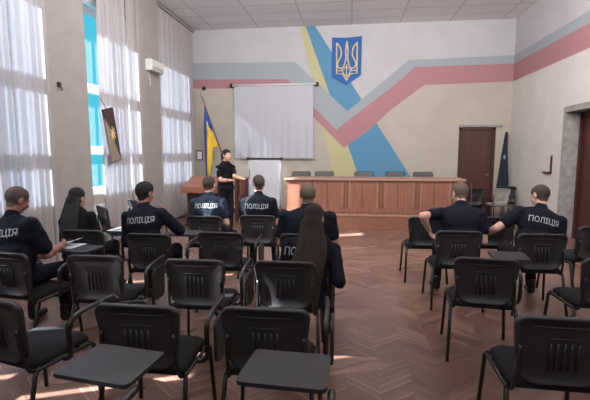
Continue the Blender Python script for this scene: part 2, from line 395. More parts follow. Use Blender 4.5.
# state emblem
e = empty('wall_emblem', (-.115, YB - .02, 3.34)); tag(e, 'blue shield emblem with a gold trident high on the back wall', 'emblem')
def sp(x, y): return ((x - 178) * .00352, 0, (370 - y) * .00387)
MB().prism([sp(*p) for p in ((72, 65), (178, 70), (285, 62), (282, 308), (240, 335), (178, 370), (115, 338), (72, 315))], (0, -.025, 0), M['shield']).obj('shield', e)
b = MB()
def gl(pts, r=.019, sm=True):
    q = [Vector(sp(*p)) + Vector((0, -.03, 0)) for p in pts]
    b.tube(smooth_path(q, 3) if sm else q, r, M['gold'], n=6)
gl([(105, 100), (106, 298), (150, 300), (178, 345), (207, 300), (252, 298), (252, 100)], sm=False, r=.021)
gl([(105, 100), (132, 135), (138, 180), (120, 215), (112, 240), (125, 262), (150, 262), (162, 240), (172, 200), (170, 150), (178, 92)])
gl([(252, 100), (224, 135), (218, 180), (236, 215), (245, 240), (230, 262), (206, 262), (195, 240), (185, 200), (187, 150), (178, 92)])
gl([(140, 262), (150, 285), (178, 318), (207, 285), (217, 262)], r=.014); gl([(178, 240), (178, 340)], sm=False, r=.014)
gl([(110, 278), (150, 280), (178, 250), (207, 280), (250, 278)], sm=False, r=.013)
b.obj('gold_trident', e)
# small red corner shelf on the right wall
e = empty('wall_bracket', (XR, 9.0, 1.2)); tag(e, 'small dark red angle bracket on the right wall beside the doorway', 'bracket')
MB().box((-.03, -.02, 0), (0, .01, .33), M['red']).box((-.05, -.02, -.0), (0, .30, .03), M['red']).obj('bracket', e)
MB().box((-.02, -.02, .33), (-.005, 0, .36), M['blackplastic']).obj('tip', e)
e = empty('door_notice', (XR + .283, 7.93, 1.42)); tag(e, 'white paper notice with a red mark taped to the right door', 'notice')
MB().box((-.006, -.16, 0), (0, .10, .26), M['paper']).obj('sheet', e)
MB().box((-.010, -.06, .1), (-.006, .06, .18), M['wpink']).box((-.010, -.1, .2), (-.006, .06, .215), M['wpink']).obj('red_mark', e)

# ------------------------------------------------------------------ flags
e = empty('flag', (-2.78, 10.9, 0)); tag(e, 'yellow and blue flag hanging from a leaning pole in the back left corner', 'flag')
top = Vector((-1.03, -.1, 3.05))
MB().tube([(0, 0, .04), tuple(top)], .016, M['pole'], n=8).obj('pole', e)
MB().ball(tuple(top + Vector((-.015, 0, .06))), (.018, .018, .08), M['chrome']).obj('finial', e)
MB().tube([(0, 0, 0), (0, 0, .05)], [.18, .15], M['blackplastic'], n=16).obj('base', e)
def cloth(name, parent, fn, m, nu=18, nv=14):
    b = MB(); i0 = b.mi(m); g = [[b.bm.verts.new(fn(i / nu, j / nv)) for i in range(nu + 1)] for j in range(nv + 1)]
    for j in range(nv):
        for i in range(nu):
            f = b.bm.faces.new((g[j][i], g[j][i + 1], g[j + 1][i + 1], g[j + 1][i])); f.smooth = True; f.material_index = i0
    o = b.obj(name, parent); sm = o.modifiers.new('s', 'SOLIDIFY'); sm.thickness = .004; return o
def pole_at(t): return top * (1 - t) + Vector((0, 0, .04)) * t
def blue(u, v):
    px = -1.03 * (2.84 - .60 * u) / 3.05          # along the pole
    if v < .25:
        t = v / .25; return (px * (1 - t) + (-.985 + .16 * u) * t, -.1 + .02 * math.sin(u * 14) * t, (2.84 - .60 * u) * (1 - t) + (2.25 - .25 * u) * t)
    t = (v - .25) / .75
    return (-.985 + (.16 - .07 * t) * u + .03 * t, -.1 + .03 * math.sin(u * 14), (2.25 - .25 * u) * (1 - t) + (.70 + .1 * u) * t)
def yel(u, v):
    a = Vector((-.90 + .29 * u, -.125, 2.42 - .62 * u)); low = Vector((-.93 + .31 * u, -.12, .75 + 1.0 * min(1, u * 1.5) ** 1.5))
    p = a.lerp(low, v); p.y += .035 * math.sin(u * 15 + 1) - .02; return p
cloth('blue_cloth', e, blue, M['fblue']); cloth('yellow_cloth', e, yel, M['fyel'])
e = empty('flag', (3.80, 11.08, 0)); tag(e, 'furled dark blue flag standing in the back right corner', 'flag')
MB().tube([(0, 0, 0), (0.02, 0, 2.1)], .014, M['pole']).obj('pole', e)
MB().tube([(0, 0, 0), (0, 0, .04)], [.12, .1], M['blackplastic'], n=16).obj('base', e)
def furl(u, v):
    a = 2 * math.pi * u; w = .02 + .115 * v
    return (-.02 - .03 * v + w * math.cos(a) * (1 + .2 * math.sin(a * 5)), .5 * w * math.sin(a) * (1 + .2 * math.sin(a * 5)), 2.12 - 1.5 * v)
cloth('dark_cloth', e, furl, M['fdark'], nu=30)
MB().ball((-.05, -.05, 1.5), (.03, .012, .06), M['fstar'], u=8, v=6).obj('pale_emblem', e)

# ------------------------------------------------------------------ presidium: dais, long desk
e = empty('dais', (.47, 8.85, 0)); tag(e, 'low wooden dais carrying the long panelled desk', 'dais')
MB().box((-1.83, 0, 0), (1.86, 1.95, .30), M['wood']).obj('riser', e)
MB().box((-1.83, -.015, .30), (1.86, 1.95, .335), M['woodlt']).obj('edge_board', e)
e = empty('presidium_desk', (.47, 8.93, .335)); tag(e, 'long brown wooden desk with grooved front panels on the dais', 'desk')
MB().box((-1.80, 0, 0), (1.80, .03, .70), M['woodv']).obj('front_panel', e)
for x in (-1.80, 1.77): MB().box((x, .03, 0), (x + .03, .68, .70), M['woodv']).obj('side_panel', e)
MB().box((-1.84, -.05, .70), (1.85, .72, .745), M['woodlt'], bev=.006).obj('desktop', e)
for k in range(5):
    gx = -1.36 + .725 * k
    for q in range(4):
        MB().box((gx + .055 * q, -.016, .13), (gx + .055 * q + .018, 0, .68), M['woodlt'] if q in (0, 3) else M['woodd']).obj('slat', e)
    MB().box((gx + .42, -.012, .13), (gx + .435, 0, .68), M['woodd']).obj('slat', e)
MB().box((-1.79, -.010, .03), (1.79, 0, .11), M['woodv']).obj('plinth', e)

# lectern
e = empty('lectern', (-3.14, 9.15, 0)); tag(e, 'wide wooden lectern with slanted top beside the standing speaker', 'lectern')
b = MB()
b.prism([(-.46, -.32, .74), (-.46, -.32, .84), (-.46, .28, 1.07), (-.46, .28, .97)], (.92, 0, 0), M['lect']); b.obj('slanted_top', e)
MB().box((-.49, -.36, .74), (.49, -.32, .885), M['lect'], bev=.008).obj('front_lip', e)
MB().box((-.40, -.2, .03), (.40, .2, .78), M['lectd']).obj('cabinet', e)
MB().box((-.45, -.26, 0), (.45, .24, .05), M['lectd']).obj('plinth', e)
# brown cabinet stand right of the speaker
e = empty('wooden_stand', (-2.50, 9.75, 0)); tag(e, 'narrow brown wooden stand between the standing speaker and the flipchart', 'stand')
for x in (-.15, .09): MB().box((x, -.12, 0), (x + .06, .14, 1.0), M['woodd']).obj('upright', e)
MB().box((-.18, -.14, 1.0), (.19, .18, 1.03), M['lect']).obj('top', e); MB().box((-.12, -.02, .2), (.12, .02, .62), M['lect']).obj('back_board', e)
MB().box((-.02, -.1, .62), (.09, .02, .98), M['wood']).obj('side_board', e)

# flipchart
e = empty('flipchart', (-1.84, 9.15, 0)); tag(e, 'grey-white flipchart on legs in front of the screen', 'flipchart')
MB().box((-.36, 0, .42), (.36, .02, 1.47), M['flip']).obj('pad', e)
MB().box((-.38, -.015, 1.46), (.38, .035, 1.50), M['blackplastic']).obj('clamp_bar', e)
for x, y in ((-.33, -.02), (.33, -.02)): MB().tube([(x * 1.1, y - .12, 0), (x, .035, 1.45)], .012, M['chrome']).obj('leg', e)
MB().tube([(0, .45, 0), (0, .04, 1.45)], .012, M['chrome']).obj('leg', e)
MB().box((-.36, -.09, .42), (.36, -.0, .44), M['greyplastic']).obj('tray', e)
for x in (-.37, .37): MB().box((x - .025, -.03, 1.45), (x + .025, .04, 1.51), M['blackplastic']).obj('corner_clip', e)

# ------------------------------------------------------------------ chairs
def rounded(w0, w1, h, rt, rb, n=6):
    """outline (x,z) of a plate: width w1 at top, w0 at bottom, height h"""
    pts = []
    for cx, cz, r, a0 in ((w1 / 2 - rt, h - rt, rt, 0), (-w1 / 2 + rt, h - rt, rt, 90), (-w0 / 2 + rb, rb, rb, 180), (w0 / 2 - rb, rb, rb, 270)):
        for k in range(n + 1):
            a = R(a0 + 90 * k / n); pts.append((cx + r * math.cos(a), cz + r * math.sin(a)))
    return pts
def back_shell(mat_, name, parent, ribs=True):
    out = rounded(.415, .465, .375, .055, .10); b = MB(); i0 = b.mi(mat_); cz = .19
    def P(x, z, d): return Vector((x, -.235 - .055 * (z / .33) + .35 * x * x + d, .455 + z))
    rings = []
    spec = [(1.0, .030), (1.0, .012), (.985, .0), (.93, .0), (.90, .010), (.45, .012), (.0, .012)]
    front = [(1.0, .030), (.9, .034), (.45, .036), (0, .036)]
    def ring(s, d): return [b.bm.verts.new(P(x * s, cz + (z - cz) * s, d)) for x, z in out]
    rb = [ring(s, d) for s, d in spec[:-1]]; cb = b.bm.verts.new(P(0, cz, .012))
    rf = [ring(s, d) for s, d in front[1:-1]]; cf = b.bm.verts.new(P(0, cz, .036)); n = len(out)
    seq = rb; 
    def band(A, B):
        for k in range(n):
            f = b.bm.faces.new((A[k], A[(k + 1) % n], B[(k + 1) % n], B[k])); f.smooth = True; f.material_index = i0
    for A, B in zip(rb, rb[1:]): band(A, B)
    band(rf[0], rb[0]); band(rf[1], rf[0])
    for k in range(n):
        f = b.bm.faces.new((rb[-1][k], rb[-1][(k + 1) % n], cb)); f.smooth = True; f.material_index = i0
        f = b.bm.faces.new((rf[-1][(k + 1) % n], rf[-1][k], cf)); f.smooth = True; f.material_index = i0
    o = b.obj(name, parent)
    if ribs:
        b = MB()
        for k in range(5):
            x = -.064 + .032 * k
            b.tube([P(x, .09, .008), P(x, .17, .008), P(x, .24, .008)], .0065, mat_, n=6)
        b.tube([P(-.08, .265, .008), P(0, .265, .008), P(.08, .265, .008)], .004, mat_, n=6)
        b.tube([P(-.16, .325, .008), P(-.08, .325, .008), P(0, .325, .008), P(.08, .325, .008), P(.16, .325, .008)], .004, mat_, n=6)
        b.obj('rib_panel', o)
    return o
def make_chair(kind, label, group='black stackable chairs in the hall', seatm='pad', shellm='shell', legm='tube', name='stacking_chair'):
    e = empty(name); tag(e, label, 'chair', group)
    back_shell(M[shellm], 'backrest', e)
    # seat pad
    b = MB(); out = rounded(.46, .44, .43, .07, .05); i0 = b.mi(M[seatm]); rg = []
    for s, z in ((.86, .418), (1.0, .432), (1.0, .452), (.93, .468), (.5, .470)):
        rg.append([b.bm.verts.new((x * s, (y - .215) * s + .0, z - .12 * (y - .215) ** 2)) for x, y in out])
    n = len(out)
    for A, B in zip(rg, rg[1:]):
        for k in range(n):
            f = b.bm.faces.new((A[k], A[(k + 1) % n], B[(k + 1) % n], B[k])); f.smooth = True; f.material_index = i0
    b.bm.faces.new(rg[0][::-1]).material_index = i0; b.bm.faces.new(rg[-1]).material_index = i0
    b.obj('seat', e)
    for s in (-1, 1):
        MB().tube([(s * .255, .23, 0), (s * .235, .20, .40), (s * .225, .17, .425)], .0135, M[legm]).obj('leg', e)
        MB().tube([(s * .255, -.30, 0), (s * .235, -.20, .40), (s * .225, -.17, .425)], .0135, M[legm]).obj('leg', e)
    b = MB()
    for s in (-1, 1):
        b.tube([(s * .232, .19, .415), (s * .232, -.2, .415)], .012, M[legm])
        b.tube(smooth_path([(s * .215, .0, .41), (s * .215, -.18, .41), (s * .212, -.225, .44), (s * .205, -.255, .56), (s * .20, -.265, .68)], 3), .011, M[legm])
    b.tube([(-.232, .12, .408), (.232, .12, .408)], .010, M[legm]); b.tube([(-.232, -.14, .408), (.232, -.14, .408)], .010, M[legm])
    b.obj('frame', e)
    if kind != 'plain':
        MB().tube(smooth_path([(.235, -.02, .412), (.275, -.02, .42), (.298, -.02, .46), (.300, -.03, .60), (.300, .0, .655), (.298, .10, .678), (.295, .22, .682), (.285, .34, .683)], 4), .0155, M[legm], n=8).obj('tablet_arm', e)
        if kind == 'out':
            out = rounded(.30, .30, .30, .02, .03, 3)
            MB().prism([(x + .30, .26 + y, .694) for x, y in out], (0, 0, .018), M['tablet']).obj('writing_tablet', e)
        elif kind == 'open':
            out = rounded(.37, .35, .29, .02, .03, 3)
            MB().prism([(x + .085, .30 + y, .694) for x, y in out], (0, 0, .018), M['tablet']).obj('writing_tablet', e)
        elif kind == 'folded':
            out = rounded(.20, .22, .27, .05, .05, 4)
            MB().prism([(.322, .13 + x, .37 + z) for x, z in out], (.018, 0, 0), M['tablet']).obj('writing_tablet', e)
            MB().tube([(.295, .13, .678), (.322, .13, .62)], .012, M[legm]).obj('hinge', e)
        else:
            out = rounded(.22, .23, .28, .05, .05, 4)
            MB().prism([(.40 + x * .75, .36 + x * .55, .37 + z) for x, z in out], (-.010, .014, 0), M['tablet']).obj('writing_tablet', e)
            MB().tube([(.285, .33, .683), (.33, .335, .66)], .014, M[legm]).obj('hinge', e)
    return e
proto = {}
def chair(kind, x, y, label, rz=0.0, z=0.0, group='black stackable chairs in the hall'):
    """x,y = middle of the backrest top; the root stands under the seat centre"""
    key = kind
    if key not in proto:
        e = make_chair(kind, label, group); proto[key] = e
    else:
        e = copy_tree(proto[key]); e['label'] = label; e['group'] = group
    a = R(rz); e.location = (x - .27 * math.sin(a), y + .27 * math.cos(a), z); e.rotation_euler = (0, 0, a)
    return e
chair('open', -1.20, .95, 'chair whose large charcoal writing tablet juts in at the bottom left of centre', rz=-8)
chair('open', -.375, .99, 'chair whose writing tablet juts in at the bottom centre', rz=-3)
chair('hung', -1.95, 2.02, 'black chair with a folded tablet arm, nearest at the far left', rz=-14)
chair('folded', -1.10, 2.02, 'black ribbed chair behind the left bottom writing tablet')
chair('folded', -.42, 2.06, 'black ribbed chair behind the bottom centre writing tablet')
chair('plain', 1.05, 2.12, 'black chair nearest the camera at the bottom right corner', rz=-2)
chair('open', -2.73, 3.00, 'black chair under the shaven-headed man at the far left', rz=-8)
chair('folded', -1.95, 2.99, 'empty black ribbed chair right of the shaven-headed man')
chair('folded', -1.14, 2.97, 'empty black ribbed chair behind the man holding his face')
chair('folded', -.46, 3.00, 'black chair under the woman with long brown hair')
chair('out', 1.03, 3.28, 'empty black chair with an open tablet, alone in the right aisle', rz=-7)
chair('plain', 1.98, 3.38, 'black chair cut off by the right edge behind the right hand officer', rz=2)
chair('open', -2.71, 3.98, 'black chair under the woman with long black hair')
chair('open', -1.95, 3.88, 'black chair under the man holding his face')
chair('folded', -1.27, 4.05, 'empty black chair in the middle of the fourth row')
chair('plain', -.44, 4.05, 'black chair under the broad man before the brown haired woman')
chair('plain', 1.11, 4.42, 'black chair under the officer with his elbow out')
chair('plain', 1.88, 4.36, 'black chair under the officer leaning over at the right')
chair('plain', -1.79, 5.06, 'black chair under the man facing the lectern')
chair('plain', -1.15, 5.22, 'black chair under the upright man before the flipchart')
chair('plain', .96, 5.34, 'empty black chair partly hidden by the officer with his elbow out')
chair('plain', 1.80, 5.45, 'empty black chair between the two officers at the right')
chair('plain', 2.66, 4.92, 'black chair of which only legs show past the right hand officer', rz=20)
chair('plain', -3.62, 5.80, 'black chair turned sideways under the middle window', rz=-42)
chair('plain', -3.60, 6.68, 'second black chair under the middle window, mostly hidden by a head', rz=-42)
for k, (x, w) in enumerate(((-1.15, 'leftmost'), (-.60, 'second from the left'), (.34, 'in the middle'), (1.06, 'second from the right'), (1.69, 'rightmost'))):
    chair('plain', x, 10.22, 'black chair behind the long desk, %s of the five' % w, rz=180, z=.336, group='black chairs behind the long desk').location.z = .336
g = make_chair('plain', 'grey-backed chair with thin legs beside the back right door', 'chairs by the back door', seatm='greyseat', shellm='greyseat', name='grey_chair')
g.location = (3.36, 10.25, 0); g.rotation_euler = (0, 0, R(8)); g.scale = (.85, .85, .98)
c = chair('plain', 3.62, 10.42, 'black chair behind the grey-backed chair in the back right corner', rz=0); c['group'] = 'chairs by the back door'
c = chair('plain', 2.72, 9.75, 'black chair in front of the back right door', rz=0); c['group'] = 'chairs by the back door'

# papers
def sheet_thing(name, pts, z, label, extra=None, cat='paper'):
    e = empty(name, (pts[0][0], pts[0][1], z)); tag(e, label, cat)
    x0, y0 = pts[0]
    MB().prism([(x - x0, y - y0, 0) for x, y in pts], (0, 0, .006), M['paper']).obj('sheets', e)
    if extra: extra(e)
    return e
def nb(e):
    MB().prism([(.02, .0, .008), (.18, .04, .06), (.17, .24, .06), (.0, .2, .008)], (0, 0, .004), M['paper']).obj('raised_page', e)
    MB().tube([(.07, .02, .065), (.19, .1, .07)], .005, M['blackplastic']).obj('pen', e)
sheet_thing('notebook', [(-2.80, 3.64), (-2.60, 3.64), (-2.58, 3.86), (-2.78, 3.86)], .713, 'open notebook with a pen on the tablet of the shaven-headed man', nb, 'notebook')
def pp(e):
    MB().prism([(.03, .02, .007), (.2, .05, .03), (.18, .2, .035), (.02, .2, .008)], (0, 0, .003), M['paper']).obj('loose_page', e)
sheet_thing('paper_sheets', [(-2.78, 4.56), (-2.48, 4.54), (-2.46, 4.78), (-2.76, 4.80)], .713, 'white paper sheets on the tablet of the woman with black hair', pp)
# ------------------------------------------------------------------ remeshed bodies
class Union:
    """overlapping closed shapes grown into ONE continuous skin by voxel remesh"""
    def __init__(s): s.bm = bmesh.new()
    def _sph(s, fn, u=14, v=10):
        q = bmesh.ops.create_uvsphere(s.bm, u_segments=u, v_segments=v, radius=1)['verts']
        for w in q: w.co = fn(w.co.copy())
    def cap(s, a, b, r1, r2, fl=1.0, fdir=None):
        a, b = Vector(a), Vector(b); d = b - a; L = d.length
        if L < 1e-5: d = Vector((0, 0, 1))
        q = d.normalized().to_track_quat('Z', 'Y'); 
        s._sph(lambda c: (b if c.z >= -1e-6 else a) + q @ (c * (r2 if c.z >= -1e-6 else r1)))
        # joining cone (sphere split alone leaves a taper between equators)
    def ell(s, c, r, m=None, u=18, v=12):
        c = Vector(c); m3 = m.to_3x3() if m is not None else Matrix.Identity(3)
        s._sph(lambda p: c + m3 @ Vector((p.x * r[0], p.y * r[1], p.z * r[2])), u, v)
    def build(s, name, mat_, parent, voxel=.012, smooth=4, disp=0.0):
        me = bpy.data.meshes.new('tmp'); s.bm.to_mesh(me); s.bm.free()
        t = bpy.data.objects.new('tmp', me); COL.objects.link(t)
        md = t.modifiers.new('r', 'REMESH'); md.mode = 'VOXEL'; md.voxel_size = voxel; md.use_smooth_shade = True
        sm = t.modifiers.new('s', 'SMOOTH'); sm.factor = .5; sm.iterations = smooth
        if disp > 0:
            tx = bpy.data.textures.new('folds', 'CLOUDS'); tx.noise_scale = .10; tx.noise_depth = 2
            dm = t.modifiers.new('d', 'DISPLACE'); dm.texture = tx; dm.strength = disp; dm.mid_level = .5; dm.texture_coords = 'LOCAL'
        dg = bpy.context.evaluated_depsgraph_get(); dg.update()
        out = bpy.data.meshes.new_from_object(t.evaluated_get(dg)); out.name = name
        bpy.data.objects.remove(t); bpy.data.meshes.remove(me)
        out.materials.clear(); out.materials.append(mat_)
        for p in out.polygons: p.use_smooth = True; p.material_index = 0
        o = bpy.data.objects.new(name, out); COL.objects.link(o); o.parent = parent
        return o

def hand(U, wrist, d, n, side, curl=.5, scale=1.0):
    """wrist position, pointing direction d, palm normal n (points out of the palm)"""
    d = Vector(d).normalized(); n = (Vector(n) - d * Vector(n).dot(d)).normalized(); x = d.cross(n).normalized() * side; w = Vector(wrist); k = scale
    for q in (-.026, -.009, .009, .026): U.cap(w + d * .015 * k + x * q * .7 * k, w + d * .085 * k + x * q * k, .015 * k, .013 * k)
    for q, L in ((-.031, .058), (-.0105, .070), (.0105, .075), (.031, .066)):
        p0 = w + d * .088 * k + x * q * k; c1 = curl * 1.0; c2 = curl * 2.1
        d1 = (d * math.cos(c1) + n * math.sin(c1)); d2 = (d * math.cos(c2) + n * math.sin(c2))
        p1 = p0 + d1 * L * .55 * k; p2 = p1 + d2 * L * .5 * k
        U.cap(p0, p1, .0098 * k, .009 * k); U.cap(p1, p2, .009 * k, .0075 * k)
    t0 = w + d * .025 * k + x * .03 * k; t1 = t0 + (d * .7 + x * .75 + n * .25).normalized() * .045 * k; t2 = t1 + (d * .9 + x * .15 + n * .4).normalized() * .035 * k
    U.cap(t0, t1, .014 * k, .011 * k); U.cap(t1, t2, .011 * k, .009 * k)

def lettering(shirt, Rm, P0, parent, text='ПОЛІЦІЯ', width=.29, z=.36, size=.085, dx=0.0):
    cu = bpy.data.curves.new('t', 'FONT'); cu.body = text; cu.size = size; cu.align_x = 'CENTER'; cu.offset = .001; cu.resolution_u = 2
    t = bpy.data.objects.new('t', cu); COL.objects.link(t); dg = bpy.context.evaluated_depsgraph_get(); dg.update()
    me = bpy.data.meshes.new_from_object(t.evaluated_get(dg)); bpy.data.objects.remove(t)
    bm = bmesh.new(); bm.from_mesh(me)
    xs = [v.co.x for v in bm.verts]; k = width / (max(xs) - min(xs)); cx = (max(xs) + min(xs)) / 2
    bmesh.ops.triangulate(bm, faces=bm.faces)
    bmesh.ops.subdivide_edges(bm, edges=[e for e in bm.edges if e.calc_length() > .012], cuts=1)
    tree = BVHTree.FromPolygons([v.co for v in shirt.data.vertices], [p.vertices for p in shirt.data.polygons])
    f = Rm @ Vector((0, 1, 0))
    for v in bm.verts:
        p = P0 + Rm @ Vector(((v.co.x - cx) * k + dx, -.6, z + v.co.y))
        h = tree.ray_cast(p, f)
        v.co = (h[0] - f * .006) if h[0] is not None else P0 + Rm @ Vector(((v.co.x - cx) * k + dx, -.14, z + v.co.y))
    bm.to_mesh(me); bm.free(); me.materials.clear(); me.materials.append(M['letter'])
    for p in me.polygons: p.material_index = 0
    o = bpy.data.objects.new('lettering', me); COL.objects.link(o); o.parent = parent
    return o

def head_parts(U, H, Hm, female):
    k = .95 if female else 1.0
    def T(p): return H + Hm @ (Vector(p) * k)
    U.ell(T((0, -.012, .03)), (.077 * k, .097 * k, .087 * k), Hm)
    U.ell(T((0, .03, -.03)), (.062 * k, .064 * k, .082 * k), Hm)
    U.ell(T((0, .052, -.088)), (.034 * k, .032 * k, .026 * k), Hm)
    U.ell(T((0, .066, .022)), (.045 * k, .03 * k, .02 * k), Hm)
    U.cap(T((0, .092, .008)), T((0, .108, -.028)), .009 * k, .014 * k)
    U.ell(T((0, .088, -.058)), (.022 * k, .011 * k, .012 * k), Hm)
    for s in (-1, 1):
        U.ell(T((s * .079, -.005, -.008)), (.010 * k, .019 * k, .031 * k), Hm)
        U.ell(T((s * .04, .07, -.02)), (.02 * k, .018 * k, .02 * k), Hm)
    return T, k

def person(label, hip, rz=0, hipz=.55, lean=8, side=0, twist=0, hpitch=10, hyaw=0, hroll=0, elbows=None, wrists=None, shirt='shirt', skin='skin', hair='hairs',
           hairstyle='short', female=False, text=True, stand=False, legs=None, neckfwd=.03, curl=.55, wide=1.0, palm=((1, 0, 0), (-1, 0, 0)), handdir=None, sleeve=.62, knees=None, bulk=1.0):
    e = empty('person', (hip[0], hip[1], 0), R(rz)); tag(e, label, 'person')
    inv = Matrix.Rotation(-R(rz), 3, 'Z')
    def loc(p): return inv @ (Vector(p) - Vector((hip[0], hip[1], 0)))     # room coordinates -> figure
    Rm = (Matrix.Rotation(R(twist), 3, 'Z') @ Matrix.Rotation(R(side), 3, 'Y') @ Matrix.Rotation(-R(lean), 3, 'X'))
    P0 = Vector((0, 0, hipz)); S = wide * (.165 if female else .190); T = .46 if female else .49
    def tp(x, y, z): return P0 + Rm @ Vector((x, y, z))
    neck = tp(0, .0, T); H = neck + Rm @ Vector((0, neckfwd, 0)) + Vector((0, 0, .0)) + (Rm @ Vector((0, 0, 1)) * .5 + Vector((0, 0, .5))).normalized() * .165
    Hm = Matrix.Rotation(R(rz * 0 + hyaw), 3, 'Z') @ Matrix.Rotation(R(hroll), 3, 'Y') @ Matrix.Rotation(-R(hpitch), 3, 'X')
    sh = [tp(-S, 0, T - .075), tp(S, 0, T - .075)]
    if elbows is None: elbows = [None, None]
    if wrists is None: wrists = [None, None]
    E, Wr = [], []
    for i, s in enumerate((-1, 1)):
        E.append(loc(elbows[i]) if elbows[i] is not None else sh[i] + Rm @ Vector((s * .05, .06, -.27)))
        Wr.append(loc(wrists[i]) if wrists[i] is not None else Vector((s * .10, E[i].y + .22, max(hipz + .08, E[i].z - .06))))
    # keep arm segments human length
    for i in range(2):
        d = E[i] - sh[i]; E[i] = sh[i] + d.normalized() * .285
        d = Wr[i] - E[i]; Wr[i] = E[i] + d.normalized() * .25
    # --- body: one continuous skin
    U = Union(); Tt, hk = head_parts(U, H, Hm, female)
    U.cap(neck + Rm @ Vector((0, -.005, -.04)), H + Hm @ Vector((0, -.02, -.03)), .054 if not female else .045, .050 if not female else .042)
    U.ell(tp(0, 0, .33), (S * .86, .095, .17), Rm); U.ell(tp(0, .005, .13), (.135, .095, .17), Rm); U.ell(P0, (.15, .11, .11), Rm)
    U.cap(sh[0], sh[1], .05, .05)
    for i, s in enumerate((-1, 1)):
        U.cap(sh[i], E[i], .048 * bulk, .039 * bulk); U.cap(E[i], E[i].lerp(Wr[i], .35), .039 * bulk, .040 * bulk); U.cap(E[i].lerp(Wr[i], .35), Wr[i], .040 * bulk, .025)
        dd = (Wr[i] - E[i]).normalized()
        if handdir and handdir[i] is not None: dd = Vector(handdir[i])
        hand(U, Wr[i], dd, palm[i], -s, curl, .95 if female else 1.0)
    # legs
    if stand: K = [Vector((-.10, .02, .47)), Vector((.10, -.02, .47))]; A = [Vector((-.11, -.01, .09)), Vector((.12, .0, .09))]; hx = .085
    else:
        K = [Vector((-.15, .44, .53)), Vector((.15, .44, .53))]; A = [Vector((-.16, .40, .10)), Vector((.16, .42, .10))]; hx = .09
        if knees: K = [Vector(k_) for k_ in knees[:2]]; A = [Vector(k_) for k_ in knees[2:]]
    for i, s in enumerate((-1, 1)):
        U.cap((s * hx, 0, hipz - .02), K[i], .07, .05); U.cap(K[i], A[i], .047, .032)
        U.cap(A[i] + Vector((0, 0, -.03)), A[i] + Vector((s * .02, .13, -.055)), .03, .025)
    body = U.build('body', M[skin], e, voxel=.0085, smooth=3)
    # --- shirt
    U = Union()
    U.ell(tp(0, -.005, .34), (S * 1.02, .125 * (1.0 if not female else .9), .19), Rm); U.ell(tp(0, .0, .15), (.175 * wide * bulk, .128 * bulk, .20), Rm); U.ell(P0 + Vector((0, 0, .02)), (.175 * wide, .135, .10), Rm)
    U.cap(sh[0], sh[1], .062, .062)
    for i, s in enumerate((-1, 1)):
        U.cap(sh[i] + Rm @ Vector((-s * .02, 0, 0)), neck + Rm @ Vector((s * .025, -.01, -.01)), .060, .056)
        e1 = sh[i].lerp(E[i], sleeve)
        U.cap(sh[i], e1, .067 * (.85 if female else 1) * bulk, .062 * (.85 if female else 1) * bulk)
        if sleeve > .95: U.cap(E[i], E[i].lerp(Wr[i], .9), .055, .04)
    U.cap(neck + Rm @ Vector((0, -.012, -.02)), neck + Rm @ Vector((0, -.004, .035)), .068 if not female else .058, .062 if not female else .05)
    so = U.build('shirt', M[shirt], e, voxel=.0115, smooth=4, disp=.02)
    if text: lettering(so, Rm, P0, so, z=T - .16, width=.30 if not female else .32, dx=0 if not female else -.05)
    # --- trousers
    U = Union(); U.ell(P0 + Vector((0, 0, -.01)), (.178, .145, .115))
    for i, s in enumerate((-1, 1)):
        U.cap((s * hx, 0, hipz - .02), K[i], .092, .068); U.cap(K[i], A[i] + Vector((0, 0, .03)), .068, .056)
    U.build('trousers', M['trous'], e, voxel=.014, smooth=4, disp=.012)
    for i, s in enumerate((-1, 1)):
        U = Union(); U.cap(A[i] + Vector((0, -.02, .06)), A[i] + Vector((0, -.02, -.04)), .048, .046); U.cap(A[i] + Vector((0, 0, -.05)), A[i] + Vector((s * .02, .15, -.06)), .04, .037)
        U.build('boot', M['boot'], e, voxel=.014, smooth=2)
    # --- eyes, lips
    for s in (-1, 1):
        MB().ball(Tt((s * .031, .081, .004)), .0105, M['whiteplastic'], u=10, v=8).ball(Tt((s * .031, .0885, .004)), .0062, M['eye'], u=8, v=6).obj('eye', e)
    MB().ball(Tt((0, .096, -.055)), (.021, .006, .007), M['lips'], Hm.to_4x4(), u=10, v=6).obj('lips', e)
    # --- hair
    def cap_hair(th, drop=0.0):
        src = body.data; Hi = Hm.transposed(); kn = ((-.2, -.088), (-.045, -.085), (-.012, -.045), (.02, .0), (.045, .03), (.065, .06), (.2, .075))
        def line(y):
            for (y0, z0), (y1, z1) in zip(kn, kn[1:]):
                if y <= y1: return z0 + (z1 - z0) * (y - y0) / (y1 - y0)
            return .08
        keep = {}
        for v in src.vertices:
            q = (Hi @ (v.co - H)) / hk
            if abs(q.x) < .15 and -.16 < q.y < .15 and q.z < .2:
                g = q.z - line(q.y) - drop
                if g > 0 and not (abs(q.x) > .078 and q.z < .03): keep[v.index] = g
        bm = bmesh.new(); nv = {i: bm.verts.new(src.vertices[i].co + src.vertices[i].normal * (.0015 + th * min(1, g / .05))) for i, g in keep.items()}
        for p in src.polygons:
            if all(i in nv for i in p.vertices): bm.faces.new([nv[i] for i in p.vertices]).smooth = True
        me = bpy.data.meshes.new('hair'); bm.to_mesh(me); bm.free(); me.materials.append(M[hair])
        o = bpy.data.objects.new('hair', me); COL.objects.link(o); o.parent = e
    if hairstyle == 'short': cap_hair(.006)
    elif hairstyle == 'shaved': cap_hair(.002)
    elif hairstyle == 'thick': cap_hair(.012)
    elif hairstyle == 'tied': cap_hair(.016)
